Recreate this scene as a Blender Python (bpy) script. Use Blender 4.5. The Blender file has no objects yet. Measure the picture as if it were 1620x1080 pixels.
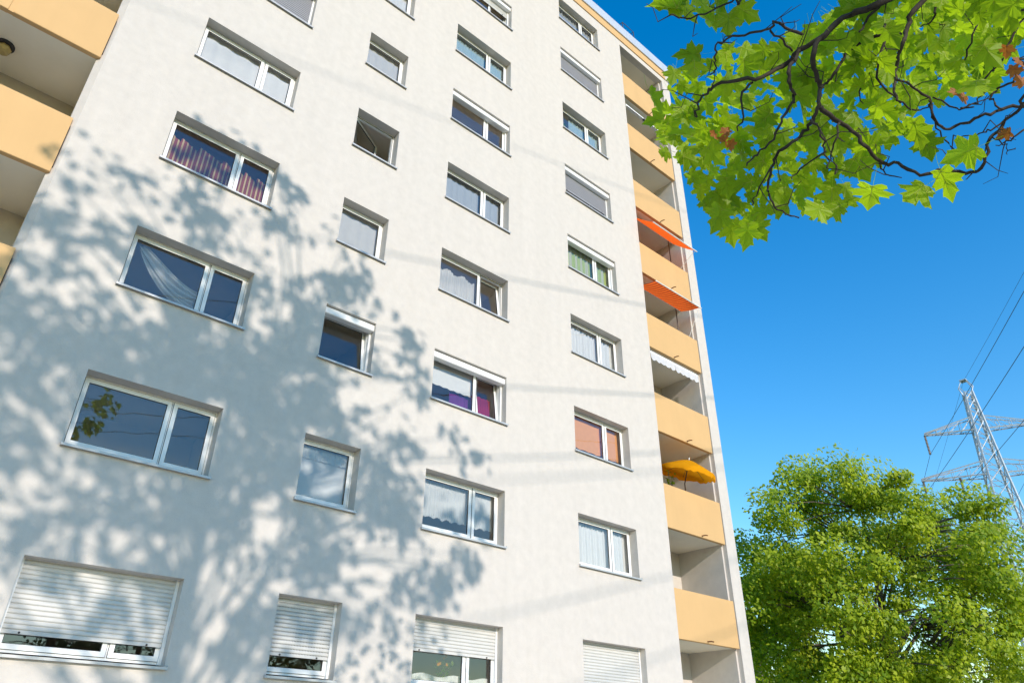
import bpy, math, random
import numpy as np
from mathutils import Vector, Matrix

R = math.radians
S = bpy.context.scene
COL = S.collection
rnd = random.Random(7)

# ------------------------------------------------------------------ camera
CAM = Vector((-1.5572, -11.4077, 1.7654))
YAW, PITCH, ROLL, FPX = 0.7199, 0.5272, 0.0101, 1142.5
fw = Vector((math.sin(YAW) * math.cos(PITCH), math.cos(YAW) * math.cos(PITCH), math.sin(PITCH)))
r0 = Vector((math.cos(YAW), -math.sin(YAW), 0)); u0 = r0.cross(fw)
rt = math.cos(ROLL) * r0 + math.sin(ROLL) * u0
up = -math.sin(ROLL) * r0 + math.cos(ROLL) * u0
cd = bpy.data.cameras.new('camera')
cd.sensor_width = 36.0; cd.sensor_fit = 'HORIZONTAL'
cd.lens = 36.0 * FPX / 1620.0
cd.clip_start = 0.05; cd.clip_end = 3000
cam = bpy.data.objects.new('camera', cd); COL.objects.link(cam)
m = Matrix((rt, up, -fw)).transposed().to_4x4(); m.translation = CAM
cam.matrix_world = m
S.camera = cam

def at(u, v, dist):
    """world point at a distance (m) from where the photographer stood"""
    d = (fw + rt * ((u - 810) / FPX) - up * ((v - 540) / FPX)).normalized()
    return CAM + d * dist

# ------------------------------------------------------------------ sky, sun, exposure
SUN = Vector((0.18, 1.0, -0.415)).normalized()          # direction the light travels
EL = math.asin(-SUN.z); AZ = math.atan2(-SUN.x, -SUN.y)  # azimuth of the sun, clockwise from +Y
w = bpy.data.worlds.new('World'); S.world = w; w.use_nodes = True
nt = w.node_tree; nt.nodes.clear()
sky = nt.nodes.new('ShaderNodeTexSky'); sky.sky_type = 'NISHITA'; sky.sun_disc = False
sky.sun_elevation = EL; sky.sun_rotation = AZ
sky.altitude = 0; sky.air_density = 1.4; sky.dust_density = 0.1; sky.ozone_density = 3.0
hs = nt.nodes.new('ShaderNodeHueSaturation'); hs.inputs['Saturation'].default_value = 1.46; hs.inputs['Hue'].default_value = 0.505
bg = nt.nodes.new('ShaderNodeBackground'); bg.inputs['Strength'].default_value = 0.15
wo = nt.nodes.new('ShaderNodeOutputWorld')
nt.links.new(sky.outputs[0], hs.inputs['Color']); nt.links.new(hs.outputs[0], bg.inputs[0]); nt.links.new(bg.outputs[0], wo.inputs[0])
sd = bpy.data.lights.new('sun', 'SUN'); sd.energy = 2.4; sd.angle = R(0.43); sd.color = (1.0, 0.89, 0.79)
so = bpy.data.objects.new('sun', sd); COL.objects.link(so)
so.rotation_euler = SUN.to_track_quat('-Z', 'Y').to_euler(); so.location = (-20, -60, 60)
S.view_settings.view_transform = 'Standard'; S.view_settings.look = 'None'
S.view_settings.exposure = 0.80; S.view_settings.gamma = 1.0
S.render.engine = 'CYCLES'
S.cycles.max_bounces = 8; S.cycles.diffuse_bounces = 6; S.cycles.transparent_max_bounces = 24
S.cycles.glossy_bounces = 3; S.cycles.transmission_bounces = 4
S.cycles.caustics_reflective = False; S.cycles.caustics_refractive = False

# ------------------------------------------------------------------ materials
def nodes(name):
    mt = bpy.data.materials.new(name); mt.use_nodes = True
    t = mt.node_tree; t.nodes.clear()
    out = t.nodes.new('ShaderNodeOutputMaterial')
    return mt, t, out

def N(t, kind, **kw):
    n = t.nodes.new('ShaderNode' + kind)
    for k, v in kw.items():
        if k in n.inputs: n.inputs[k].default_value = v
        else: setattr(n, k, v)
    return n

def plain(name, col, rough=0.6, var=0.06, scale=3.0, bump=0.0, bscale=60.0, metal=0.0, spec=0.4, stain=0.0, translucent=0.0):
    mt, t, out = nodes(name)
    b = N(t, 'BsdfPrincipled', Roughness=rough, Metallic=metal)
    b.inputs['Specular IOR Level'].default_value = spec
    geo = N(t, 'NewGeometry')
    n1 = N(t, 'TexNoise', Scale=scale, Detail=6.0, Roughness=0.6)
    t.links.new(geo.outputs['Position'], n1.inputs['Vector'])
    rp = N(t, 'ValToRGB')
    lo = tuple(max(0, c * (1 - var)) for c in col) + (1,); hi = tuple(min(1, c * (1 + var)) for c in col) + (1,)
    rp.color_ramp.elements[0].position = 0.3; rp.color_ramp.elements[0].color = lo
    rp.color_ramp.elements[1].position = 0.7; rp.color_ramp.elements[1].color = hi
    t.links.new(n1.outputs['Fac'], rp.inputs[0])
    colout = rp.outputs[0]
    if stain > 0:                                    # vertical rain streaks, long in z
        mp = N(t, 'Mapping'); mp.inputs['Scale'].default_value = (2.6, 2.6, 0.12)
        t.links.new(geo.outputs['Position'], mp.inputs[0])
        n2 = N(t, 'TexNoise', Scale=1.0, Detail=8.0, Roughness=0.65); t.links.new(mp.outputs[0], n2.inputs['Vector'])
        r2 = N(t, 'ValToRGB'); r2.color_ramp.elements[0].position = 0.35; r2.color_ramp.elements[1].position = 0.62
        r2.color_ramp.elements[0].color = (1 - stain, 1 - stain, 1 - stain * 1.1, 1); r2.color_ramp.elements[1].color = (1, 1, 1, 1)
        t.links.new(n2.outputs['Fac'], r2.inputs[0])
        mx = N(t, 'MixRGB', blend_type='MULTIPLY'); mx.inputs[0].default_value = 1
        t.links.new(colout, mx.inputs[1]); t.links.new(r2.outputs[0], mx.inputs[2]); colout = mx.outputs[0]
    t.links.new(colout, b.inputs['Base Color'])
    if bump > 0:
        nb = N(t, 'TexNoise', Scale=bscale, Detail=5.0, Roughness=0.7)
        t.links.new(geo.outputs['Position'], nb.inputs['Vector'])
        bp = N(t, 'Bump', Strength=bump, Distance=0.01); t.links.new(nb.outputs['Fac'], bp.inputs['Height'])
        t.links.new(bp.outputs[0], b.inputs['Normal'])
    sh = b.outputs[0]
    if translucent > 0:
        tr = N(t, 'BsdfTranslucent'); t.links.new(colout, tr.inputs[0])
        ms = N(t, 'MixShader'); ms.inputs[0].default_value = translucent
        t.links.new(sh, ms.inputs[1]); t.links.new(tr.outputs[0], ms.inputs[2]); sh = ms.outputs[0]
    t.links.new(sh, out.inputs[0])
    return mt

def glass(name, boost, tint=(0.94, 0.96, 0.96)):
    mt, t, out = nodes(name)
    fr = N(t, 'Fresnel', IOR=1.5)
    mu = N(t, 'Math', operation='MULTIPLY'); mu.inputs[1].default_value = boost; mu.use_clamp = True
    t.links.new(fr.outputs[0], mu.inputs[0])
    tr = N(t, 'BsdfTransparent'); tr.inputs[0].default_value = tint + (1,)
    gl = N(t, 'BsdfGlossy'); gl.inputs['Roughness'].default_value = 0.0; gl.inputs[0].default_value = (0.95, 0.97, 1, 1)
    geo = N(t, 'NewGeometry'); n1 = N(t, 'TexNoise', Scale=1.7, Detail=1.0)
    t.links.new(geo.outputs['Position'], n1.inputs['Vector'])
    bp = N(t, 'Bump', Strength=0.06, Distance=0.02); t.links.new(n1.outputs['Fac'], bp.inputs['Height'])
    t.links.new(bp.outputs[0], gl.inputs['Normal'])
    ms = N(t, 'MixShader'); t.links.new(mu.outputs[0], ms.inputs[0]); t.links.new(tr.outputs[0], ms.inputs[1]); t.links.new(gl.outputs[0], ms.inputs[2])
    t.links.new(ms.outputs[0], out.inputs[0])
    return mt

def fabric(name, col, opacity=1.0, trans=0.35, stripe=None, wl=0.06, axis=0):
    mt, t, out = nodes(name)
    geo = N(t, 'NewGeometry'); n1 = N(t, 'TexNoise', Scale=9.0, Detail=4.0)
    t.links.new(geo.outputs['Position'], n1.inputs['Vector'])
    mx = N(t, 'MixRGB'); mx.inputs[1].default_value = tuple(c * 0.88 for c in col) + (1,); mx.inputs[2].default_value = col + (1,)
    t.links.new(n1.outputs['Fac'], mx.inputs[0]); c = mx.outputs[0]
    if stripe:
        sp = N(t, 'SeparateXYZ'); t.links.new(geo.outputs['Position'], sp.inputs[0])
        d = N(t, 'Math', operation='MULTIPLY'); d.inputs[1].default_value = 1.0 / wl; t.links.new(sp.outputs[axis], d.inputs[0])
        f = N(t, 'Math', operation='FRACT'); t.links.new(d.outputs[0], f.inputs[0])
        g = N(t, 'Math', operation='GREATER_THAN'); g.inputs[1].default_value = 0.62; t.links.new(f.outputs[0], g.inputs[0])
        m2 = N(t, 'MixRGB'); m2.inputs[2].default_value = stripe + (1,)
        t.links.new(g.outputs[0], m2.inputs[0]); t.links.new(c, m2.inputs[1]); c = m2.outputs[0]
    df = N(t, 'BsdfDiffuse'); tr = N(t, 'BsdfTranslucent')
    t.links.new(c, df.inputs[0]); t.links.new(c, tr.inputs[0])
    ms = N(t, 'MixShader'); ms.inputs[0].default_value = trans
    t.links.new(df.outputs[0], ms.inputs[1]); t.links.new(tr.outputs[0], ms.inputs[2]); sh = ms.outputs[0]
    if opacity < 1:
        tp = N(t, 'BsdfTransparent'); m3 = N(t, 'MixShader'); m3.inputs[0].default_value = opacity
        t.links.new(tp.outputs[0], m3.inputs[1]); t.links.new(sh, m3.inputs[2]); sh = m3.outputs[0]
    t.links.new(sh, out.inputs[0])
    return mt

def leafmat(name, dark, light, trans=0.45, nscale=0.6, gloss=0.25):
    mt, t, out = nodes(name)
    geo = N(t, 'NewGeometry'); oi = N(t, 'ObjectInfo')
    n1 = N(t, 'TexNoise', Scale=nscale, Detail=3.0); t.links.new(geo.outputs['Position'], n1.inputs['Vector'])
    a = N(t, 'Math', operation='MULTIPLY_ADD'); a.inputs[1].default_value = 0.55
    t.links.new(geo.outputs['Random Per Island'], a.inputs[0])
    b = N(t, 'Math', operation='MULTIPLY_ADD'); b.inputs[1].default_value = 1.2; b.inputs[2].default_value = -0.52
    t.links.new(n1.outputs['Fac'], b.inputs[0]); t.links.new(b.outputs[0], a.inputs[2])
    a2 = N(t, 'Math', operation='MULTIPLY_ADD'); a2.inputs[1].default_value = 0.45; a2.use_clamp = True
    t.links.new(oi.outputs['Random'], a2.inputs[0]); t.links.new(a.outputs[0], a2.inputs[2])
    mx = N(t, 'MixRGB'); mx.inputs[1].default_value = dark + (1,); mx.inputs[2].default_value = light + (1,)
    t.links.new(a2.outputs[0], mx.inputs[0])
    p = N(t, 'BsdfPrincipled', Roughness=0.45); p.inputs['Specular IOR Level'].default_value = gloss
    t.links.new(mx.outputs[0], p.inputs['Base Color'])
    tr = N(t, 'BsdfTranslucent')
    br = N(t, 'MixRGB', blend_type='MULTIPLY'); br.inputs[0].default_value = 1; br.inputs[2].default_value = (1.45, 1.45, 0.5, 1)
    t.links.new(mx.outputs[0], br.inputs[1]); t.links.new(br.outputs[0], tr.inputs[0])
    ms = N(t, 'MixShader'); ms.inputs[0].default_value = trans
    t.links.new(p.outputs[0], ms.inputs[1]); t.links.new(tr.outputs[0], ms.inputs[2]); t.links.new(ms.outputs[0], out.inputs[0])
    return mt

M = dict(
    stucco=plain('stucco', (0.59, 0.548, 0.498), 0.9, 0.05, 5.0, bump=0.55, bscale=38, spec=0.15, stain=0.03),
    soffit=plain('soffit', (0.87, 0.81, 0.66), 0.9, 0.03, 2.0, bump=0.15, spec=0.15),
    orange=plain('orange_paint', (0.62, 0.40, 0.185), 0.75, 0.03, 1.2, bump=0.06, bscale=30, spec=0.2, stain=0.03),
    pvc=plain('white_pvc', (0.82, 0.82, 0.80), 0.35, 0.015, 4.0),
    gasket=plain('black_gasket', (0.015, 0.015, 0.016), 0.6, 0.1),
    sill=plain('grey_aluminium_sill', (0.52, 0.52, 0.51), 0.42, 0.08, 6.0, metal=0.3),
    slat=plain('white_slat', (0.58, 0.57, 0.54), 0.45, 0.03, 3.0),
    slatgrey=plain('grey_slat', (0.30, 0.30, 0.325), 0.5, 0.03, 3.0),
    box=plain('shutter_box_white', (0.80, 0.80, 0.79), 0.4, 0.02, 4.0),
    room=plain('room_plaster', (0.82, 0.76, 0.66), 0.9, 0.05, 1.0),
    floor=plain('concrete_floor', (0.38, 0.36, 0.33), 0.9, 0.1, 2.0),
    metal=plain('roof_sheet_metal', (0.66, 0.68, 0.70), 0.38, 0.06, 1.5, metal=0.35),
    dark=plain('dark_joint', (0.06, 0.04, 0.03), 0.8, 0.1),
    rust=plain('rusty_pipe', (0.22, 0.10, 0.04), 0.8, 0.3, 20.0, bump=0.3),
    steel=plain('galvanised_steel', (0.48, 0.53, 0.58), 0.5, 0.12, 3.0, metal=0.25),
    wire=plain('conductor', (0.09, 0.10, 0.12), 0.6, 0.1),
    insul=plain('insulator', (0.30, 0.24, 0.20), 0.3, 0.2, 5.0),
    bark=plain('maple_bark', (0.055, 0.045, 0.035), 0.9, 0.45, 14.0, bump=0.6, bscale=40, spec=0.1),
    bark2=plain('grey_bark', (0.13, 0.11, 0.085), 0.9, 0.4, 9.0, bump=0.6, bscale=30, spec=0.1),
    leaf=leafmat('maple_leaf', (0.08, 0.165, 0.008), (0.37, 0.52, 0.022), 0.62, 1.3),
    vein=leafmat('leaf_vein', (0.30, 0.36, 0.05), (0.48, 0.52, 0.09), 0.45, 1.3),
    brown=leafmat('dry_leaf', (0.26, 0.085, 0.02), (0.42, 0.16, 0.04), 0.4, 2.0),
    leaf2=leafmat('far_leaf', (0.14, 0.25, 0.014), (0.62, 0.67, 0.038), 0.48, 0.7),
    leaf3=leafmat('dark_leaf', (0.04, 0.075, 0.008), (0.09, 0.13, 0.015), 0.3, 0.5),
    glass=glass('window_glass', 2.5),
    grass=plain('lawn_grass', (0.075, 0.11, 0.03), 0.95, 0.35, 0.8, bump=0.8, bscale=25, spec=0.1),
    paving=plain('pale_bounce_paving', (0.62, 0.57, 0.49), 0.9, 0.12, 1.5, bump=0.2, bscale=20, spec=0.2),  # kept pale so the added ground bounces light upward
    kerb=plain('kerb_stone', (0.34, 0.33, 0.31), 0.9, 0.12, 4.0, bump=0.3),
    black=plain('black_plastic', (0.03, 0.03, 0.03), 0.5, 0.1),
    lampglass=plain('amber_lamp_glass', (0.62, 0.50, 0.22), 0.2, 0.1, 10.0, translucent=0.3),
    pole=plain('dark_pole', (0.07, 0.05, 0.05), 0.5, 0.1),
    whitepaint=plain('white_paint', (0.82, 0.82, 0.80), 0.45, 0.02),
    sheer=fabric('sheer_white', (0.90, 0.91, 0.91), 0.80, 0.2),
    net=fabric('white_net', (0.92, 0.93, 0.92), 0.88, 0.18),
    white=fabric('white_cloth', (0.90, 0.91, 0.91), 1.0, 0.15),
    greycloth=fabric('grey_cloth', (0.50, 0.55, 0.60), 1.0, 0.15),
    teal=fabric('pale_blue_cloth', (0.48, 0.66, 0.72), 0.9, 0.15),
    green=fabric('green_yellow_cloth', (0.50, 0.62, 0.18), 1.0, 0.15, stripe=(0.60, 0.62, 0.45), wl=0.23),
    orangeblind=fabric('orange_blind', (0.90, 0.42, 0.16), 1.0, 0.12),
    lace=fabric('violet_lace', (0.34, 0.28, 0.50), 1.0, 0.3, stripe=(0.75, 0.70, 0.78), wl=0.045),
    striped=fabric('striped_curtain', (0.36, 0.10, 0.075), 1.0, 0.25, stripe=(0.72, 0.56, 0.30), wl=0.085),
    redcloth=fabric('red_cloth', (0.42, 0.03, 0.10), 1.0, 0.2),
    purple=fabric('purple_cloth', (0.22, 0.05, 0.30), 1.0, 0.2),
    pink=fabric('pink_cloth', (0.75, 0.12, 0.25), 1.0, 0.2),
    awn1=fabric('orange_striped_awning', (0.95, 0.20, 0.03), 1.0, 0.6, stripe=(0.50, 0.055, 0.02), wl=0.13),
    awn2=fabric('red_orange_awning', (0.98, 0.15, 0.02), 1.0, 0.6),
    yellow=fabric('yellow_parasol', (0.95, 0.41, 0.012), 1.0, 0.4),
    val=fabric('white_valance', (0.80, 0.80, 0.82), 1.0, 0.3),
)

# ------------------------------------------------------------------ mesh helpers
class MB:
    def __init__(s): s.v = []; s.f = []
    def add(s, vs, fs):
        o = len(s.v); s.v += [tuple(v) for v in vs]; s.f += [tuple(i + o for i in f) for f in fs]; return s
    def quad(s, a, b, c, d): return s.add([a, b, c, d], [(0, 1, 2, 3)])
    def box(s, x0, x1, y0, y1, z0, z1, bev=0.0):
        if bev <= 0:
            return s.add([(x0, y0, z0), (x1, y0, z0), (x1, y1, z0), (x0, y1, z0), (x0, y0, z1), (x1, y0, z1), (x1, y1, z1), (x0, y1, z1)],
                         [(0, 3, 2, 1), (4, 5, 6, 7), (0, 1, 5, 4), (1, 2, 6, 5), (2, 3, 7, 6), (3, 0, 4, 7)])
        # chamfered along x: profile in yz
        b = bev
        pr = [(y0 + b, z0), (y1 - b, z0), (y1, z0 + b), (y1, z1 - b), (y1 - b, z1), (y0 + b, z1), (y0, z1 - b), (y0, z0 + b)]
        vs = [(x0, y, z) for y, z in pr] + [(x1, y, z) for y, z in pr]
        fs = [(i, (i + 1) % 8, (i + 1) % 8 + 8, i + 8) for i in range(8)] + [tuple(range(7, -1, -1)), tuple(range(8, 16))]
        return s.add(vs, fs)
    def tube(s, pts, rad, n=6):
        pts = [Vector(p) for p in pts]
        if not hasattr(rad, '__len__'): rad = [rad] * len(pts)
        o = len(s.v); ref = Vector((0.3, 0.2, 1)).normalized()
        for i, p in enumerate(pts):
            d = (pts[min(i + 1, len(pts) - 1)] - pts[max(i - 1, 0)])
            d = d.normalized() if d.length > 1e-9 else Vector((0, 0, 1))
            a = d.cross(ref)
            if a.length < 0.05: a = d.cross(Vector((1, 0, 0)))
            a.normalize(); b = d.cross(a)
            for k in range(n):
                t = 2 * math.pi * k / n
                s.v.append(tuple(p + (a * math.cos(t) + b * math.sin(t)) * rad[i]))
        for i in range(len(pts) - 1):
            for k in range(n):
                k2 = (k + 1) % n
                s.f.append((o + i * n + k, o + i * n + k2, o + (i + 1) * n + k2, o + (i + 1) * n + k))
        s.f.append(tuple(o + k for k in range(n - 1, -1, -1))); s.f.append(tuple(o + (len(pts) - 1) * n + k for k in range(n)))
        return s
    def mesh(s, name, mat, org=(0, 0, 0), smooth=False):
        me = bpy.data.meshes.new(name); ox, oy, oz = org
        me.from_pydata([(x - ox, y - oy, z - oz) for x, y, z in s.v], [], s.f)
        me.materials.append(mat); me.update()
        if smooth: me.polygons.foreach_set('use_smooth', [True] * len(me.polygons))
        return me
    def build(s, name, mat, parent=None, org=None, smooth=False):
        if org is None:
            org = parent_origin(parent) if parent else (0, 0, 0)
        return link(name, s.mesh(name, mat, org, smooth), parent, org)

def parent_origin(o): return tuple(o['_o']) if o and '_o' in o else (0, 0, 0)

def link(name, data, parent=None, org=(0, 0, 0)):
    o = bpy.data.objects.new(name, data); COL.objects.link(o)
    o['_o'] = [float(c) for c in org]
    if parent:
        o.parent = parent; po = parent_origin(parent); o.location = (org[0] - po[0], org[1] - po[1], org[2] - po[2])
    else: o.location = org
    return o

def thing(name, label, cat, org=(0, 0, 0), group=None):
    o = link(name, None, None, org); o.empty_display_size = 0.3
    return tag(o, label, cat, group)

def tag(o, label, cat, group=None):
    o['label'] = label; o['category'] = cat
    if group: o['group'] = group
    return o

# ------------------------------------------------------------------ ground
def ground():
    g = MB().quad((-500, -500, 0), (500, -500, 0), (500, 500, 0), (-500, 500, 0)).build('lawn', M['grass']); g['kind'] = 'structure'
    g = MB().box(-30, 45, -16.4, 0.0, -0.1, 0.03).build('bounce_forecourt', M['paving']); g['kind'] = 'structure'  # unseen pale ground, added to bounce sunlight up onto the soffits
    for j, y in enumerate((-16.46,)):
        k = MB().box(-30, 45, y - 0.05, y + 0.05, -0.1, 0.06).build('path_kerb', M['kerb']); k['kind'] = 'structure'
    g = MB().box(-30, 45, -40, -33, -0.1, 0.02).build('road', plain('asphalt', (0.055, 0.055, 0.058), 0.9, 0.2, 3.0, bump=0.3)); g['kind'] = 'structure'
ground()

# ------------------------------------------------------------------ the apartment building
FH, SILL, OH = 2.75, 2.8346, 1.2236
XL, XR, XP, XE = -1.36, 13.945, 16.60, 17.08
LX = -6.2                       # outer end of the left loggia
COLS = [(0.0, 2.0763), (3.5768, 4.7165), (6.2087, 8.2879), (10.5465, 12.6281)]
NF = 9
ZW = 26.62
PT = [5.61 + 2.737 * k for k in range(8)]         # parapet tops
PB = [z - 1.205 for z in PT]
LD = 1.61                                         # loggia depth
B = thing('apartment_building', 'tall white apartment block with ochre balconies and rows of windows', 'building', (5.3, 0, 0))

def facade():
    mb = MB()
    xs = [XL] + [x for c in COLS for x in c] + [XR]
    zs = [0.0]
    for n in range(NF): zs += [SILL + FH * n + 0.03, SILL + FH * n + OH]
    zs += [ZW]
    for i in range(len(xs) - 1):
        for j in range(len(zs) - 1):
            if i % 2 == 1 and j % 2 == 1: continue
            mb.quad((xs[i], 0, zs[j]), (xs[i + 1], 0, zs[j]), (xs[i + 1], 0, zs[j + 1]), (xs[i], 0, zs[j + 1]))
    D = 0.30
    for (a, b) in COLS:
        for n in range(NF):
            z0, z1 = SILL + FH * n + 0.03, SILL + FH * n + OH
            mb.quad((a, 0, z0), (a, D, z0), (b, D, z0), (b, 0, z0)); mb.quad((a, 0, z1), (b, 0, z1), (b, D, z1), (a, D, z1))
            mb.quad((a, 0, z0), (a, 0, z1), (a, D, z1), (a, D, z0)); mb.quad((b, 0, z0), (b, D, z0), (b, D, z1), (b, 0, z1))
    # right return towards the loggia, chamfered left corner
    mb.quad((XR, 0, 0), (XR, LD, 0), (XR, LD, ZW), (XR, 0, ZW))
    mb.quad((XL - 0.11, 0.10, 0), (XL, 0, 0), (XL, 0, ZW), (XL - 0.11, 0.10, ZW))
    mb.quad((XL - 0.11, LD, 0), (XL - 0.11, 0.10, 0), (XL - 0.11, 0.10, ZW), (XL - 0.11, LD, ZW))
    # end walls, back wall
    mb.quad((XE, 0, 0), (XE, 12, 0), (XE, 12, ZW), (XE, 0, ZW))
    mb.quad((LX - 0.5, 0, 0), (LX - 0.5, 0, ZW), (LX - 0.5, 12, ZW), (LX - 0.5, 12, 0))
    mb.quad((LX - 0.5, 12, 0), (LX - 0.5, 12, ZW), (XE, 12, ZW), (XE, 12, 0))
    mb.build('wall', M['stucco'], B)
    # right pier with its stepped jamb
    p = MB()
    zt = ZW - 0.27
    p.quad((XP, 0, 0), (XE, 0, 0), (XE, 0, ZW), (XP, 0, ZW))
    p.quad((XP, 0, 0), (XP, 0, zt), (XP, 0.13, zt), (XP, 0.13, 0))
    p.quad((XP - 0.07, 0.13, 0), (XP, 0.13, 0), (XP, 0.13, zt), (XP - 0.07, 0.13, zt))
    p.quad((XP - 0.07, 0.13, 0), (XP - 0.07, 0.13, zt), (XP - 0.07, LD, zt), (XP - 0.07, LD, 0))
    p.build('pier', M['stucco'], B)
    p = MB()
    p.quad((LX - 0.5, 0, 0), (LX, 0, 0), (LX, 0, ZW), (LX - 0.5, 0, ZW))
    p.quad((LX, 0, 0), (LX, LD, 0), (LX, LD, ZW), (LX, 0, ZW))
    p.build('pier', M['stucco'], B)
    # beams over the top loggias
    MB().box(XR, XP, 0.0, 0.25, zt, ZW).build('beam', M['stucco'], B)
    MB().box(LX, XL - 0.11, 0.0, 0.25, zt, ZW).build('beam', M['stucco'], B)
facade()

def loggia(xa, xb, side):
    bw = MB().quad((xa, LD, 0), (xb, LD, 0), (xb, LD, ZW), (xa, LD, ZW)).build('loggia_back_wall', M['stucco'], B)
    for k in range(8):
        zb, zt = PB[k], PT[k]
        s = MB().box(xa, xb, 0.125, LD, zb + 0.015, zb + 0.20).build('balcony_slab', M['soffit'], B, org=(xa, 0.1, zb))
        x0, x1 = (XR + 0.008, XP - 0.035) if side > 0 else (LX + 0.01, XL - 0.07)
        pp = MB()
        if side > 0: pp.box(x0, x1, 0.012, 0.122, zb, zt, 0.008)
        else:
            pp.box(x0, -2.875, 0.012, 0.122, zb, zt, 0.008); pp.box(-2.79, x1, 0.012, 0.122, zb, zt, 0.008)
        par = pp.build('balcony_parapet', M['orange'], B, org=((x0 + x1) / 2, 0.06, zb))
        if side < 0:
            MB().box(-2.875, -2.79, 0.03, 0.11, zb + 0.004, zt - 0.01).build('joint_strip', M['orange'], par)
            MB().box(x1 + 0.001, x1 + 0.012, 0.02, 0.10, zb + 0.12, zt - 0.18).build('edge_gap', M['dark'], par)
        # scupper pipe through the parapet foot
        sx = 15.25 + (0.22 if k % 3 == 1 else -0.1 if k % 3 == 0 else 0.05) * (1 if side > 0 else 1)
        if side < 0: sx = -4.6
        sp = MB().tube([(sx, 0.10, zb + 0.045), (sx, -0.10, zb + 0.040), (sx + 0.004, -0.17, zb + 0.02)], 0.017, 8)
        sp.build('scupper_pipe', M['rust'], par)
        if side > 0:
            dr = MB(); dx0, dx1 = xa + 0.25, xa + 1.15
            dr.box(dx0, dx0 + 0.08, LD - 0.05, LD, zb + 0.2, zb + 2.25); dr.box(dx1 - 0.08, dx1, LD - 0.05, LD, zb + 0.2, zb + 2.25)
            dr.box(dx0 + 0.08, dx1 - 0.08, LD - 0.05, LD, zb + 2.17, zb + 2.25)
            d = dr.build('balcony_door', M['pvc'], B, org=(dx0, LD, zb + 0.2))
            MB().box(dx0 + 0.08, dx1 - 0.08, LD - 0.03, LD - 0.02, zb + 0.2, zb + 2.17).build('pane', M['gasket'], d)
        else:
            dr = MB(); dx0, dx1 = -3.9, -2.35
            dr.box(dx0, dx0 + 0.08, LD - 0.05, LD, zb + 0.9, zb + 2.25); dr.box(dx1 - 0.08, dx1, LD - 0.05, LD, zb + 0.9, zb + 2.25)
            dr.box(dx0 + 0.08, dx1 - 0.08, LD - 0.05, LD, zb + 2.17, zb + 2.25); dr.box(dx0 + 0.08, dx1 - 0.08, LD - 0.05, LD, zb + 0.9, zb + 0.98)
            d = dr.build('balcony_window', M['pvc'], B, org=(dx0, LD, zb + 0.9))
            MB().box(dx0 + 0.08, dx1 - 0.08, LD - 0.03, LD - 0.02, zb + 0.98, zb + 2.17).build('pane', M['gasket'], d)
    MB().box(xa, xb, 0.25, LD, ZW - 0.25, ZW - 0.1).build('balcony_slab', M['soffit'], B)
loggia(XR, XP - 0.07, 1)
loggia(LX, XL - 0.11, -1)

def roof():
    r = MB().box(LX - 0.5, XE + 0.02, 0.02, 12, ZW, ZW + 0.42).build('roof', M['stucco'], B, org=(5, 6, ZW))
    MB().box(LX - 0.52, XP + 0.25, -0.035, 0.02, ZW + 0.01, ZW + 0.39).build('fascia_board', M['orange'], r)
    MB().box(XP + 0.252, XE + 0.03, -0.03, 0.02, ZW + 0.012, ZW + 0.385).build('fascia_end', M['stucco'], r)
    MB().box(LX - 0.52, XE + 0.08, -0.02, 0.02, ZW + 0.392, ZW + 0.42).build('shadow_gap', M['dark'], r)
    # sheet metal edge in lengths
    x = LX - 0.55; L = 2.35
    while x < XE + 0.1:
        x1 = min(x + L, XE + 0.13)
        MB().box(x, x1 - 0.006, -0.075, 12.1, ZW + 0.422, ZW + 0.93, 0.012).build('edge_sheet', M['metal'], r, org=(x, 0, ZW + 0.42))
        x += L
    g = MB()
    z = ZW + 0.9
    for (px, py) in ((14.72, 0.3), (15.42, 0.3), (14.72, 1.0), (15.42, 1.0)): g.tube([(px, py, z), (px, py, 28.75)], 0.018, 6)
    for zz in (28.75, 28.3):
        g.tube([(14.72, 0.3, zz), (15.42, 0.3, zz), (15.42, 1.0, zz)], 0.016, 6); g.tube([(14.72, 0.3, zz), (14.72, 1.0, zz)], 0.016, 6)
    g.build('roof_guard_rail', M['pole'], r)
roof()

# ------------------------------------------------------------------ windows
SLATS = {}
def slat_mesh(wd, grey, dotted):
    key = (round(wd, 3), grey, dotted)
    if key not in SLATS:
        m_ = MB(); p = 0.0615
        pr = [(0.004, 0.0), (-0.005, 0.005), (-0.011, 0.016), (-0.011, 0.037), (-0.005, 0.049), (0.004, 0.053), (0.009, 0.053), (0.009, 0.0)]
        k = len(pr)
        vs = [(-wd / 2, y, z) for y, z in pr] + [(wd / 2, y, z) for y, z in pr]
        m_.add(vs, [(i, i + k, (i + 1) % k + k, (i + 1) % k) for i in range(k)] + [tuple(range(k)), tuple(range(2 * k - 1, k - 1, -1))])
        # hanging web below, with light slots when dotted
        if dotted:
            x = -wd / 2
            while x < wd / 2 - 0.01:
                m_.box(x, min(x + 0.022, wd / 2), 0.003, 0.008, -0.010, 0.001); x += 0.050
        else: m_.box(-wd / 2, wd / 2, 0.0065, 0.0085, -0.010, 0.001)
        SLATS[key] = m_.mesh('shutter_slat', M['slatgrey'] if grey else M['slat'])
    return SLATS[key]

def ring(x0, x1, y0, y1, z0, z1, wl, wr, wb, wt):
    m_ = MB()
    m_.box(x0, x0 + wl, y0, y1, z0, z1); m_.box(x1 - wr, x1, y0, y1, z0, z1)
    m_.box(x0 + wl, x1 - wr, y0 + 0.0015, y1, z0, z0 + wb); m_.box(x0 + wl, x1 - wr, y0 + 0.0015, y1, z1 - wt, z1)
    return m_

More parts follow.
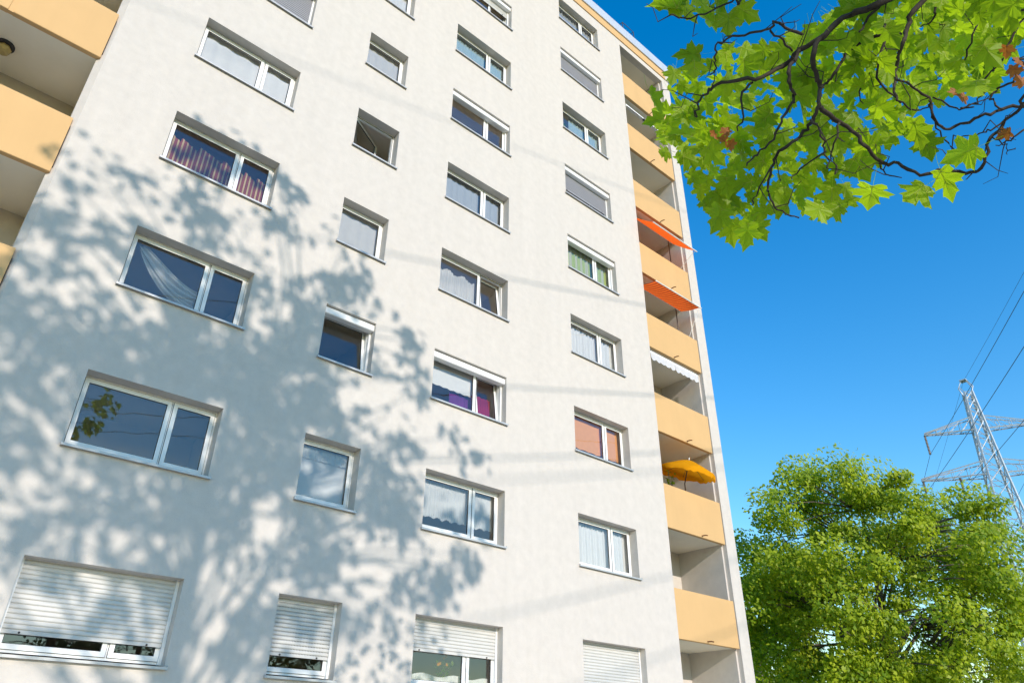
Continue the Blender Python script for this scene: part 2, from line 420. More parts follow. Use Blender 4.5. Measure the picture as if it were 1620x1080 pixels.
def tilt_obj(o, parent, axis_org, rot):
    """give an already linked part (mesh in parent space) a rotation about axis_org (world)"""
    po = Vector(parent_origin(parent)); a = Vector(axis_org) - po
    o.matrix_local = Matrix.Translation(a) @ rot @ Matrix.Translation(-a) @ Matrix.Translation(Vector(parent_origin(o)) - po)

def window(ci, n, box=False, shutter=0.0, grey=False, dotted=False, tilt=None, swing=0.0, silldark=False):
    a, b = COLS[ci]; zb, zt = SILL + FH * n + 0.03, SILL + FH * n + OH
    org = ((a + b) / 2, 0.25, zb)
    fz0 = zb + 0.045; fz1 = zt - 0.002
    fr = MB(); FW = 0.055
    fr.box(a + 0.001, a + FW, 0.235, 0.298, fz0, fz1); fr.box(b - FW, b - 0.001, 0.235, 0.298, fz0, fz1)
    fr.box(a + FW, b - FW, 0.2365, 0.298, fz0, fz0 + FW); fr.box(a + FW, b - FW, 0.2365, 0.298, fz1 - FW, fz1)
    two = ci != 1
    xm = a + (b - a) * 0.652
    if two: fr.box(xm - 0.032, xm + 0.032, 0.2365, 0.298, fz0 + FW, fz1 - FW)
    W = fr.build('window', M['pvc'], B, org=org)
    gk = MB()
    spans = [(a + FW, xm - 0.032), (xm + 0.032, b - FW)] if two else [(a + FW, b - FW)]
    for i, (s0, s1) in enumerate(spans):
        s0 -= 0.016; s1 += 0.016; z0 = fz0 + FW - 0.016; z1 = fz1 - FW + 0.016
        SW = 0.066
        sash = ring(s0, s1, 0.222, 0.262, z0, z1, SW, SW, SW, SW).build('sash', M['pvc'], W)
        gasket = ring(s0 + SW - 0.001, s1 - SW + 0.001, 0.231, 0.2445, z0 + SW - 0.001, z1 - SW + 0.001, 0.008, 0.008, 0.008, 0.008).build('gasket', M['gasket'], W)
        pane = MB().quad((s0 + SW, 0.244, z0 + SW), (s1 - SW, 0.244, z0 + SW), (s1 - SW, 0.244, z1 - SW), (s0 + SW, 0.244, z1 - SW)).build('pane', M['glass'], W)
        ring(s0 - 0.006, s1 + 0.006, 0.2285, 0.2345, z0 - 0.006, z1 + 0.006, 0.012, 0.012, 0.012, 0.012).build('sash_shade_line', M['gasket'], W)  # thin black ring standing in for the shade in the gap around the sash
        if tilt is not None and i == tilt:
            for o in (sash, gasket, pane): tilt_obj(o, W, (s0, 0.262, z0), Matrix.Rotation(R(-7.5), 4, 'X'))
        if swing and i == 0:
            for o in (sash, gasket, pane): tilt_obj(o, W, (s0, 0.262, z0), Matrix.Rotation(R(swing), 4, 'Z'))
    # sill: folded metal with upturned ends
    sl = MB()
    sl.add([(a - 0.03, -0.055, zb - 0.035), (b + 0.03, -0.055, zb - 0.035), (b + 0.03, -0.055, zb + 0.0), (a - 0.03, -0.055, zb + 0.0),
            (a - 0.03, 0.24, zb + 0.03), (b + 0.03, 0.24, zb + 0.03), (a - 0.03, -0.045, zb - 0.035), (b + 0.03, -0.045, zb - 0.035), (b + 0.03, -0.045, zb - 0.012), (a - 0.03, -0.045, zb - 0.012)],
           [(0, 1, 2, 3), (3, 2, 5, 4), (0, 6, 7, 1), (6, 9, 8, 7)])
    sl.quad((a - 0.03, -0.045, zb - 0.012), (a - 0.03, 0.0, zb - 0.007), (b + 0.03, 0.0, zb - 0.007), (b + 0.03, -0.045, zb - 0.012))
    for xx in (a - 0.034, b + 0.028): sl.box(xx, xx + 0.006, -0.057, -0.001, zb - 0.036, zb + 0.014)
    sl.build('sill', M['sill'], W)
    top = zt
    if box:
        bx = MB().box(a + 0.004, b - 0.004, 0.055, 0.225, zt - 0.165, zt - 0.02, 0.012).build('shutter_box', M['box'], W)
        top = zt - 0.165
    if box or shutter > 0:
        gy = 0.165
        for (g0, g1) in ((a + 0.002, a + 0.045), (b - 0.045, b - 0.002)):
            MB().box(g0, g1, gy, 0.2335, zb + 0.035, top).build('guide_rail', M['box'], W)
    if shutter > 0:
        p = 0.0615; zlow = top - (top - zb - 0.03) * shutter
        me = slat_mesh(b - a - 0.094, grey, dotted); z = zlow + 0.055
        rail = MB().box(a + 0.047, b - 0.047, 0.183, 0.197, zlow, zlow + 0.047, 0.003).build('shutter_end_rail', M['slatgrey'] if grey else M['slat'], W)
        for q in (a + 0.25, b - 0.25):
            MB().tube([(q, 0.183, zlow + 0.02), (q, 0.168, zlow + 0.02)], 0.013, 8).build('stop_button', M['gasket'], W)
        while z < top - 0.005:
            link('shutter_slat', me, W, ((a + b) / 2, 0.192, z)); z += p
    # the room behind
    rm = MB(); rx0, rx1, rz0, rz1, ry = a - 0.35, b + 0.35, zb - 0.85, zt + 0.22, 2.4
    rm.quad((rx0, ry, rz0), (rx1, ry, rz0), (rx1, ry, rz1), (rx0, ry, rz1))
    rm.quad((rx0, 0.301, rz0), (rx0, ry, rz0), (rx0, ry, rz1), (rx0, 0.301, rz1)); rm.quad((rx1, 0.301, rz0), (rx1, 0.301, rz1), (rx1, ry, rz1), (rx1, ry, rz0))
    rm.quad((rx0, 0.301, rz1), (rx0, ry, rz1), (rx1, ry, rz1), (rx1, 0.301, rz1)); rm.quad((rx0, 0.301, rz0), (rx1, 0.301, rz0), (rx1, ry, rz0), (rx0, ry, rz0))
    zo = zb + 0.0
    rm.quad((rx0, 0.301, rz0), (a, 0.301, rz0), (a, 0.301, rz1), (rx0, 0.301, rz1)); rm.quad((b, 0.301, rz0), (rx1, 0.301, rz0), (rx1, 0.301, rz1), (b, 0.301, rz1))
    rm.quad((a, 0.301, rz0), (b, 0.301, rz0), (b, 0.301, zo), (a, 0.301, zo)); rm.quad((a, 0.301, zt), (b, 0.301, zt), (b, 0.301, rz1), (a, 0.301, rz1))
    rm.build('room', M['room'], W)
    return W

SPEC = {  # (column, floor)
    (0, 0): dict(shutter=0.80), (0, 1): dict(), (0, 2): dict(), (0, 3): dict(), (0, 4): dict(), (0, 5): dict(shutter=0.97, grey=True),
    (1, 0): dict(shutter=0.76, dotted=True), (1, 1): dict(), (1, 2): dict(box=True, tilt=0), (1, 4): dict(swing=30),
    (2, 0): dict(shutter=0.50), (2, 2): dict(box=True, tilt=1), (2, 3): dict(tilt=1), (2, 5): dict(box=True), (2, 7): dict(box=True, tilt=1, shutter=0.3),
    (3, 0): dict(shutter=0.98), (3, 4): dict(box=True), (3, 5): dict(box=True, shutter=0.66, grey=True), (3, 7): dict(box=True, shutter=0.96, grey=True),
}
for ci in range(4):
    for n in range(NF):
        window(ci, n, **SPEC.get((ci, n), {}))

# ------------------------------------------------------------------ curtains and what stands in the windows
def curtain(ci, n, mat, label, u0=0.03, u1=0.97, v0=0.02, v1=1.0, fold=0.11, amp=0.018, scallop=0.0, scn=0, topwave=0.0, y=0.345, cat='curtain', name='curtain', zig=False, seed=0):
    a, b = COLS[ci]; zb, zt = SILL + FH * n + 0.06, SILL + FH * n + OH
    x0 = a + (b - a) * u0; x1 = a + (b - a) * u1; z0 = zb + (zt - zb) * v0; z1 = zb + (zt - zb) * v1
    r_ = random.Random(ci * 31 + n * 7 + seed); nx = max(12, int((x1 - x0) / 0.016)); nz = 8
    ph = [r_.uniform(0, 6.28) for _ in range(4)]
    vs = []; fs = []
    for j in range(nz + 1):
        for i in range(nx + 1):
            t = i / nx; x = x0 + (x1 - x0) * t
            f = j / nz
            lo = z0 + (abs(math.sin(math.pi * t * scn)) * scallop if scn else 0) + 0.008 * math.sin(t * 40 + ph[0])
            hi = z1 - (topwave * (0.5 + 0.5 * math.sin(t * 17 + ph[1])) if topwave and not zig else 0)
            if zig: hi = z1 - topwave * ((t * 6.3 + 0.35 * math.sin(t * 9)) % 1.0) - topwave * 0.9 * t
            z = lo + (hi - lo) * f
            ww = 2 * math.pi * x / fold
            yy = y + amp * (math.sin(ww + 0.7 * math.sin(ww * 0.37 + ph[2]) + 0.25 * f) + 0.35 * math.sin(ww * 0.51 + ph[3])) * (0.75 + 0.5 * (1 - f))
            vs.append((x, yy, z))
    for j in range(nz):
        for i in range(nx):
            q = j * (nx + 1) + i; fs.append((q, q + 1, q + nx + 2, q + nx + 1))
    o = MB().add(vs, fs).build(name, M[mat], None, org=((x0 + x1) / 2, y, z0), smooth=True)
    return tag(o, label, cat)

curtain(0, 4, 'white', 'plain white curtain filling the large window below the grey shutter at top left', fold=0.35, amp=0.012)
curtain(0, 3, 'striped', 'red and gold striped curtain with jagged top edge in the large window', v1=0.80, topwave=0.12, zig=True, fold=0.085, amp=0.014)
curtain(1, 1, 'white', 'smooth white cloth behind the small square window above the dotted shutter', fold=0.5, amp=0.004, y=0.34)
curtain(1, 1, 'net', 'short pleated net valance along the top of the small square window', v0=0.72, v1=1.0, fold=0.05, amp=0.008, y=0.315, seed=3)
curtain(1, 3, 'sheer', 'pale sheer cloth in the small window below the one swung open', v0=0.0, fold=0.3, amp=0.01)
curtain(1, 5, 'sheer', 'pale sheer cloth in the small window above the one swung open', v0=0.10, fold=0.25, amp=0.01)
curtain(1, 6, 'white', 'white cloth in the small window cut by the top of the picture', fold=0.25, amp=0.01)
curtain(2, 1, 'net', 'pleated net curtain with scalloped lace hem above the half closed shutter', v0=0.26, v1=1.0, fold=0.055, amp=0.010, scallop=0.05, scn=9)
c_ = curtain(2, 2, 'white', 'flat white roller blind pulled halfway down beside the tilted sash', u1=0.63, v0=0.44, v1=0.97, fold=0.4, amp=0.002, name='roller_blind', cat='blind')
curtain(2, 2, 'purple', 'purple cloth hanging low behind the half drawn white blind', u0=0.36, u1=0.62, v0=0.0, v1=0.46, fold=0.2, amp=0.02, y=0.42)
curtain(2, 2, 'redcloth', 'dark red curtain behind the tilted sash beside the white blind', u0=0.66, u1=0.97, v0=0.0, v1=0.60, fold=0.12, amp=0.02, y=0.5)
curtain(2, 3, 'sheer', 'white sheer curtain with wavy top edge next to a tilted sash', u1=0.62, v1=0.80, topwave=0.10, fold=0.09)
curtain(2, 4, 'greycloth', 'blue grey curtain in the wide window with a yellow flower', fold=0.22, amp=0.012, v0=0.0)
curtain(2, 6, 'teal', 'pale blue curtain in the wide window above the white shutter box', v0=0.0, v1=0.92, fold=0.1)
curtain(3, 1, 'white', 'long white pleated curtain in the lowest unshuttered window of the right column', fold=0.10, amp=0.022)
curtain(3, 2, 'orangeblind', 'orange pleated blind in the window above the white curtain', v0=0.20, v1=1.0, fold=0.5, amp=0.003, name='pleated_blind', cat='blind')
curtain(3, 2, 'lace', 'violet lace strip along the bottom of the orange blind window', u1=0.62, v0=0.02, v1=0.17, fold=0.06, amp=0.006, y=0.33, name='lace_strip')
curtain(3, 3, 'white', 'white sheer drapes in the window above the orange blind', fold=0.12, amp=0.025)
curtain(3, 4, 'green', 'green and yellow curtain under a white shutter box', fold=0.14, amp=0.02)
curtain(3, 6, 'teal', 'pale curtain behind a leafy plant in the right column', u0=0.3, v0=0.25, fold=0.12)
curtain(3, 8, 'greycloth', 'grey green curtain in the top window under the roof edge', fold=0.15)
curtain(2, 0, 'net', 'low lace curtain below the half closed white shutter', v0=0.0, v1=0.22, topwave=0.05, fold=0.05, amp=0.01)

def swag():
    a, b = COLS[0]; zb, zt = SILL + FH * 2 + 0.05, SILL + FH * 2 + OH
    vs = []; fs = []; nu, nv = 40, 48
    for i in range(nu + 1):
        t = i / nu
        for j in range(nv + 1):
            f = j / nv
            top = 0.92 - 0.42 * math.sin(t * 1.5) ** 1.3; bot = 0.84 - 0.74 * math.sin(t * 1.57) ** 0.8
            z = zb + (zt - zb) * (bot + (top - bot) * f); x = a + (b - a) * (0.10 + 0.53 * t + 0.02 * math.sin(f * 9))
            yy = 0.37 + 0.02 * math.sin(f * 38 + 1.5 * math.sin(t * 3)) * (0.4 + t) + 0.02 * math.sin(f * 11 + t * 4)
            vs.append((x, yy, z))
    for i in range(nu):
        for j in range(nv):
            q = i * (nv + 1) + j; fs.append((q, q + 1, q + nv + 2, q + nv + 1))
    tag(MB().add(vs, fs).build('curtain', M['net'], None, org=(a + 0.7, 0.37, zb), smooth=True), 'white sheer curtain swept diagonally in the large shaded window', 'curtain')
swag()

def pot_plant(name, label, base, h, spread, nleaf, mat, seed, ls=0.07, flower=None):
    r_ = random.Random(seed); t = thing(name, label, 'plant', base)
    bx, by, bz = base
    pot = MB(); 
    pot.tube([(bx, by, bz), (bx, by, bz + 0.11), (bx, by, bz + 0.115), (bx, by, bz + 0.13)], [0.05, 0.07, 0.077, 0.077], 12)
    pot.build('pot', plain('terracotta_' + str(seed), (0.40, 0.16, 0.08), 0.8), t)
    st = MB(); lf = MB()
    for k in range(5):
        dx, dy = r_.uniform(-1, 1) * spread, r_.uniform(-0.5, 0.5) * spread
        pts = [Vector((bx, by, bz + 0.12)), Vector((bx + dx * 0.4, by + dy * 0.4, bz + 0.12 + h * 0.5)), Vector((bx + dx, by + dy, bz + 0.12 + h * r_.uniform(0.7, 1)))]
        st.tube(pts, [0.006, 0.005, 0.003], 5)
        for q in range(nleaf // 5):
            p = pts[1].lerp(pts[2], r_.uniform(-0.6, 1)) + Vector((r_.gauss(0, 0.03), r_.gauss(0, 0.03), r_.gauss(0, 0.03)))
            d = Vector((r_.uniform(-1, 1), r_.uniform(-1, 1), r_.uniform(-0.6, 0.6))).normalized(); s_ = d.cross(Vector((0, 0, 1))).normalized()
            l = ls * r_.uniform(0.7, 1.3)
            lf.add([p, p + d * l * 0.5 + s_ * l * 0.3, p + d * l, p + d * l * 0.5 - s_ * l * 0.3], [(0, 1, 2, 3)])
    st.build('stem', M['bark2'], t); lf.build('foliage', M[mat], t)
    if flower:
        fl = MB()
        for k in range(6):
            c = Vector((bx + r_.uniform(-1, 1) * spread * 0.6, by - 0.03, bz + 0.12 + h * r_.uniform(0.6, 1)))
            for q in range(5):
                an = q * 1.257; e = c + Vector((math.cos(an) * 0.03, -0.01, math.sin(an) * 0.03)); e2 = c + Vector((math.cos(an + 0.9) * 0.03, -0.01, math.sin(an + 0.9) * 0.03))
                fl.add([c, e, e2], [(0, 1, 2)])
        fl.build('flower', M[flower], t)
    return t

zf = lambda n: SILL + FH * n + 0.06
pot_plant('potted_plant', 'leafy green potted plant at the left of the right column window', (10.85, 0.40, zf(6)), 0.75, 0.25, 60, 'leaf', 21, 0.10)
pot_plant('flowering_plant', 'yellow flowering plant under the half closed white shutter', (7.15, 0.42, zf(0) - 0.05), 0.50, 0.22, 60, 'leaf', 22, 0.09, flower='yellow')
pot_plant('flower_pot', 'small yellow flower on the sill of the blue grey curtained window', (7.72, 0.33, zf(4) - 0.02), 0.14, 0.06, 15, 'leaf', 23, 0.04, flower='yellow')
def candle(x, y, z):
    t = thing('candlestick', 'slim white candlestick on the sill behind a tilted sash', 'candlestick', (x, y, z))
    MB().tube([(x, y, z), (x, y, z + 0.015), (x, y, z + 0.03), (x, y, z + 0.12), (x, y, z + 0.14), (x, y, z + 0.15)], [0.045, 0.045, 0.012, 0.010, 0.035, 0.035], 12).build('holder', M['whitepaint'], t)
    MB().tube([(x, y, z + 0.15), (x, y, z + 0.28), (x, y, z + 0.29)], [0.014, 0.014, 0.004], 8).build('candle', M['white'], t)
candle(7.75, 0.34, zf(3) - 0.01)
def pink_box(x, y, z):
    t = thing('gift_box', 'pink box with a bow on the sill under the half drawn blind', 'box', (x, y, z))
    MB().box(x - 0.12, x + 0.12, y - 0.05, y + 0.05, z, z + 0.13, 0.006).build('carton', M['pink'], t)
    b_ = MB()
    for s_ in (-1, 1): b_.tube([(x, y, z + 0.13), (x + s_ * 0.06, y, z + 0.19), (x + s_ * 0.09, y, z + 0.16), (x, y, z + 0.135)], 0.012, 6)
    b_.build('bow', M['white'], t)
pink_box(7.25, 0.38, zf(2) - 0.02)

# ------------------------------------------------------------------ awnings, parasol, lamp on the balconies
def awning_extended(name, label, k, yb, zb_, yf, zf_, mat, x0=14.0, x1=16.3, sag=0.03):
    t = thing(name, label, 'awning', ((x0 + x1) / 2, yb, PT[k]))
    vs = []; fs = []; nx, ny = 24, 10
    for j in range(ny + 1):
        for i in range(nx + 1):
            f = j / ny; x = x0 + (x1 - x0) * i / nx
            vs.append((x, yb + (yf - yb) * f, zb_ + (zf_ - zb_) * f - sag * math.sin(math.pi * f) + 0.006 * math.sin(i * 1.9) * f))
    for j in range(ny):
        for i in range(nx):
            q = j * (nx + 1) + i; fs.append((q, q + 1, q + nx + 2, q + nx + 1))
    MB().add(vs, fs).build('fabric', M[mat], t, smooth=True)
    MB().tube([(x0, yf, zf_), (x1 + 0.06, yf, zf_)], 0.020, 8).build('front_bar', M['whitepaint'], t)
    MB().tube([(x0, yb, zb_ + 0.03), (x1 - 0.05, yb, zb_ + 0.03)], 0.038, 10).build('roller_tube', M['whitepaint'], t)
    for xx in (x0 + 0.25, x1 - 0.26):
        MB().tube([(xx, yb + 0.02, PB[k] + 0.2), (xx, yb + 0.02, PB[k + 1] + 0.015)], 0.016, 8).build('clamp_post', M['pole'], t)
    for xx in (x1 - 0.04,):
        MB().tube([(xx, yf + 0.02, zf_ - 0.01), (xx - 0.03, 0.06, PT[k] + 0.04)], 0.009, 6).build('arm', M['whitepaint'], t)
    return t
awning_extended('striped_awning', 'orange awning with dark red stripes hung out over a right balcony', 3, 0.30, 14.98, -0.45, 14.78, 'awn1')
awning_extended('plain_awning', 'plain red orange awning with white front bar hung out steeply', 4, 0.26, 17.82, -0.60, 17.02, 'awn2')

def awning_retracted():
    t = thing('valance_awning', 'rolled up awning with white scalloped valance on a right balcony', 'awning', (15.2, 0.05, 12.4))
    MB().box(14.0, 16.36, 0.03, 0.14, 12.40, 12.50, 0.02).build('case', M['whitepaint'], t)
    for (x0, x1) in ((14.0, 15.17), (15.185, 16.36)):
        vs = []; fs = []; nx = 70
        for i in range(nx + 1):
            x = x0 + (x1 - x0) * i / nx; yy = 0.035 + 0.010 * math.sin(x * 21)
            low = 12.235 - 0.05 * abs(math.sin(math.pi * (x - x0) / 0.234))
            vs += [(x, 0.034, 12.42), (x, yy, (12.42 + low) / 2), (x, yy - 0.008, low)]
        for i in range(nx):
            for j in range(2): q = i * 3 + j; fs.append((q, q + 3, q + 4, q + 1))
        MB().add(vs, fs).build('valance', M['val'], t, smooth=True)
awning_retracted()
def awning_bar():
    t = thing('folded_awning', 'folded awning with white bar and dark arms on an upper right balcony', 'awning', (15.2, 0.05, 23.0))
    MB().box(14.0, 16.35, 0.02, 0.12, 22.98, 23.09, 0.02).build('case', M['whitepaint'], t)
    MB().tube([(14.0, 0.14, 23.15), (16.3, 0.14, 23.15)], 0.03, 8).build('roller_tube', M['greycloth'], t)
    MB().tube([(14.05, 0.0, 22.94), (15.0, -0.01, 22.93)], 0.015, 6).build('arm', M['pole'], t)
    MB().tube([(15.15, -0.01, 22.93), (16.2, 0.0, 22.94)], 0.015, 6).build('arm', M['pole'], t)
    MB().box(14.98, 15.17, -0.03, 0.04, 22.91, 22.97).build('elbow', M['black'], t)
awning_bar()

def parasol():
    bx, by, bz = 15.45, 0.36, PB[1] + 0.2
    t = thing('parasol', 'open yellow orange parasol leaning over the parapet of a right balcony', 'parasol', (bx, by, bz))
    MB().tube([(bx, by, bz), (bx, by, bz + 0.06), (bx, by, bz + 0.07)], [0.24, 0.22, 0.03], 16).build('base', M['kerb'], t)
    apex = Vector((15.42, 0.10, 9.40))
    MB().tube([(bx, by, bz + 0.06), (bx, by, 8.75), tuple(apex)], 0.016, 8).build('pole', M['pole'], t)
    axis = Vector((0.05, -0.30, 1)).normalized(); e1 = Vector((1, 0, -0.05)).normalized(); e1 = (e1 - axis * e1.dot(axis)).normalized(); e2 = axis.cross(e1)
    vs = [apex + axis * 0.0]; fs = []; n = 48; rings = [0.23, 0.46, 0.64, 0.82]
    for q, rr in enumerate(rings):
        for i in range(n):
            th = 2 * math.pi * i / n; sc = abs(math.sin(th * 4))
            rad = rr * (1 - 0.05 * sc); drop = 0.37 * (rr / 0.82) ** 1.2 - 0.05 * sc * rr + 0.012 * math.sin(i * 2.3 + q * 1.7)
            vs.append(apex + e1 * math.cos(th) * rad + e2 * math.sin(th) * rad - axis * drop)
    for i in range(n):      # scalloped hem
        th = 2 * math.pi * i / n; v = vs[1 + 3 * n + i]
        vs.append(v - axis * (0.10 + 0.03 * abs(math.sin(th * 12))) + (e1 * math.cos(th) + e2 * math.sin(th)) * 0.01)
    for i in range(n):
        fs.append((0, 1 + i, 1 + (i + 1) % n))
        for q in range(4): fs.append((1 + q * n + i, 1 + (q + 1) * n + i, 1 + (q + 1) * n + (i + 1) % n, 1 + q * n + (i + 1) % n))
    MB().add(vs, fs).build('canopy', M['yellow'], t, smooth=True)
    for i in range(8):
        th = 2 * math.pi * i / 8
        MB().tube([apex - axis * 0.02, apex + (e1 * math.cos(th) + e2 * math.sin(th)) * 0.80 - axis * 0.375], 0.006, 5).build('rib', M['pole'], t)
    MB().tube([apex, apex + axis * 0.07], [0.018, 0.012], 8).build('finial', M['whitepaint'], t)
parasol()
pot_plant('balcony_plant', 'climbing leafy plant beside the yellow parasol on a right balcony', (14.72, 0.35, PB[1] + 0.75), 0.95, 0.22, 70, 'leaf', 24, 0.10)
def lamp():
    x, y, z = -2.76, 0.88, PB[3] + 0.015
    t = thing('ceiling_lamp', 'round amber glass ceiling lamp with black base under the left balcony', 'lamp', (x, y, z))
    MB().tube([(x, y, z), (x, y, z - 0.035), (x, y, z - 0.05)], [0.15, 0.15, 0.12], 20).build('base', M['black'], t)
    MB().tube([(x, y, z - 0.05), (x, y, z - 0.10), (x, y, z - 0.17), (x, y, z - 0.19)], [0.10, 0.125, 0.10, 0.06], 8).build('shade', M['lampglass'], t)
lamp()

# ------------------------------------------------------------------ pylon and power lines
PHI = R(61); WD = Vector((math.sin(PHI), math.cos(PHI), 0)); AD = Vector((-math.cos(PHI), math.sin(PHI), 0))  # wire direction; arm direction (to the left)
PY = Vector((76.2, 7.41, 0))
def pyl(L, d, z): return PY + AD * L + WD * d + Vector((0, 0, z))
def pylon(base, name, label, detail=True):
    t = thing(name, label, 'pylon', tuple(base))
    P = lambda L, d, z: tuple(base + AD * L + WD * d + Vector((0, 0, z)))
    def half(z): return 2.6 - 1.75 * z / 24 if z < 24 else max(0.36, 0.85 - 0.49 * (z - 24) / 10.3)
    zs = [0, 4.2, 8, 11.3, 14.2, 16.8, 19.1, 21.2, 23.1, 24.9, 26.5, 28.1, 29.7, 31.2, 32.5, 33.6, 34.4]
    for sx in (-1, 1):
        for sy in (-1, 1):
            MB().tube([P(sx * half(z), sy * half(z), z) for z in zs], [0.16 if z < 20 else 0.115 for z in zs], 4).build('leg', M['steel'], t)
    for i in range(len(zs) - 1):
        br = MB(); z0, z1 = zs[i], zs[i + 1]; h0, h1 = half(z0), half(z1); rr = 0.06 if z0 < 20 else 0.048
        for s_ in (-1, 1):
            br.tube([P(-h0, s_ * h0, z0), P(h1, s_ * h1, z1)], rr, 4); br.tube([P(h0, s_ * h0, z0), P(-h1, s_ * h1, z1)], rr, 4)
            br.tube([P(s_ * h0, -h0, z0), P(s_ * h1, h1, z1)], rr, 4); br.tube([P(s_ * h0, h0, z0), P(s_ * h1, -h1, z1)], rr, 4)
        for s_ in (-1, 1): br.tube([P(-h1, s_ * h1, z1), P(h1, s_ * h1, z1)], rr * 0.8, 4)
        br.build('bracing', M['steel'], t)
    for (za, La) in ((30.3, 4.9), (25.7, 6.3)):
        for s_ in (-1, 1):
            arm = MB(); h = half(za); n = 4; ht = 1.35
            for e in (-1, 1):
                arm.tube([P(s_ * h, e * h, za), P(s_ * La, e * 0.1, za + 0.1)], 0.08, 4)
            ap = [P(s_ * half(za + ht), e * half(za + ht), za + ht) for e in (-1, 1)]
            for e, q in zip((-1, 1), ap): arm.tube([q, P(s_ * La, e * 0.08, za + 0.28)], 0.07, 4)
            for k in range(1, n + 1):
                f0, f1 = (k - 1) / n, k / n
                for e in (-1, 1):
                    lo = lambda f: Vector(P(s_ * h, e * h, za)).lerp(Vector(P(s_ * La, e * 0.1, za + 0.1)), f)
                    hi = lambda f: Vector(P(s_ * half(za + ht), e * half(za + ht), za + ht)).lerp(Vector(P(s_ * La, e * 0.08, za + 0.28)), f)
                    arm.tube([hi(f0), lo(f1)], 0.03, 4); arm.tube([lo(f1), hi(f1)], 0.028, 4)
                l0 = Vector(P(s_ * h, -h, za)).lerp(Vector(P(s_ * La, -0.1, za + 0.1)), f0); l1 = Vector(P(s_ * h, h, za)).lerp(Vector(P(s_ * La, 0.1, za + 0.1)), f1)
                l2 = Vector(P(s_ * h, h, za)).lerp(Vector(P(s_ * La, 0.1, za + 0.1)), f0)
                arm.tube([l0, l1], 0.03, 4); arm.tube([l0, l2], 0.03, 4)
            arm.build('cross_arm', M['steel'], t)
    pk = MB()
    hh = half(34.4)
    for e in (-1, 1):
        pk.tube([P(-hh, e * hh, 34.4), P(-0.62, e * 0.2, 35.0), P(-0.30, e * 0.1, 35.65), P(0.30, e * 0.1, 35.65), P(0.62, e * 0.2, 35.0), P(hh, e * hh, 34.4)], 0.055, 4)
    pk.box(*(lambda c: (c[0] - 0.35, c[0] + 0.35, c[1] - 0.3, c[1] + 0.3, 35.68, 35.80))(base))
    pk.build('peak', M['steel'], t)
    for (L, za) in ((4.9, 30.3), (-4.9, 30.3), (3.0, 25.7), (-3.0, 25.7), (6.2, 25.7), (-6.2, 25.7)):
        ins = MB(); n = 14; pts = []; rr = []
        z1, z0 = za + 0.05, (28.4 if za > 28 else 24.6)
        for q in range(n):
            z = z1 + (z0 - z1) * q / (n - 1); pts += [P(L, 0, z), P(L, 0, z - 0.03)]; rr += [0.13, 0.05]
        ins.tube(pts, rr, 8); ins.build('insulator', M['insul'], t)
    return t
pylon(PY, 'electricity_pylon', 'grey steel lattice electricity pylon with two cross arms behind the tree')
for L, z, r_, lab in ((0, 35.72, 0.014, 'thin earth wire strung over the pylon peak'), (4.9, 28.4, 0.021, 'dark conductor hung from the left end of the upper pylon arm'),
                      (-4.9, 28.4, 0.021, 'dark conductor hung from the right end of the upper pylon arm'), (6.2, 24.6, 0.021, 'dark conductor at the outer left end of the lower pylon arm'),
                      (3.0, 24.6, 0.021, 'dark conductor at the inner left of the lower pylon arm'), (-3.0, 24.6, 0.021, 'dark conductor at the inner right of the lower pylon arm'),
                      (-6.2, 24.6, 0.021, 'dark conductor at the outer right end of the lower pylon arm')):
    pts = []
    for i in range(121):
        s_ = 220 * i / 120; u = i / 120
        p = pyl(L, -s_, z - 4 * 5.0 * u * (1 - u)); pts.append(tuple(p))
    far = []
    for i in range(1, 41):
        s_ = 240 * i / 40; u = i / 40; far.append(tuple(pyl(L, s_, z - 4 * 6.0 * u * (1 - u))))
    tag(MB().tube(list(reversed(pts)) + far, r_, 5).build('power_line', M['wire']), lab, 'power line', 'wires of the overhead line')

# ------------------------------------------------------------------ trees
def leaf_cloud(pts, nrm, size, shape, rs):
    """many small leaves: pts (n,3) positions, nrm (n,3) normals"""
    n = len(pts)
    nrm = nrm / np.linalg.norm(nrm, axis=1, keepdims=True)
    rv = rs.normal(size=(n, 3)); a = np.cross(nrm, rv); a /= np.linalg.norm(a, axis=1, keepdims=True); b = np.cross(nrm, a)
    sc = size * rs.uniform(0.65, 1.3, size=(n, 1))
    k = len(shape); V = np.zeros((n, k, 3))
    for i, (sx, sy, sz) in enumerate(shape): V[:, i] = pts + a * sc * sx + b * sc * sy + nrm * sc * sz
    return V.reshape(-1, 3), n, k

def cloud_object(name, V, n, k, mat, parent, org):
    me = bpy.data.meshes.new(name)
    me.vertices.add(n * k); me.vertices.foreach_set('co', (V - np.array(org)).astype(np.float32).ravel())
    me.loops.add(n * k); me.loops.foreach_set('vertex_index', np.arange(n * k, dtype=np.int32))
    me.polygons.add(n); me.polygons.foreach_set('loop_start', np.arange(0, n * k, k, dtype=np.int32)); me.polygons.foreach_set('loop_total', np.full(n, k, dtype=np.int32))
    me.materials.append(mat); me.update(calc_edges=True); me.validate()
    return link(name, me, parent, org)

DIAMOND = [(-0.5, 0, 0.0), (0, -0.33, 0.05), (0.55, 0, -0.05), (0, 0.33, 0.05)]
LOBED = [(-0.5, 0, 0), (-0.42, -0.45, 0), (-0.05, -0.28, 0), (0.05, -0.55, 0), (0.2, -0.2, 0), (0.6, 0, 0), (0.2, 0.2, 0), (0.05, 0.55, 0), (-0.05, 0.28, 0), (-0.42, 0.45, 0)]

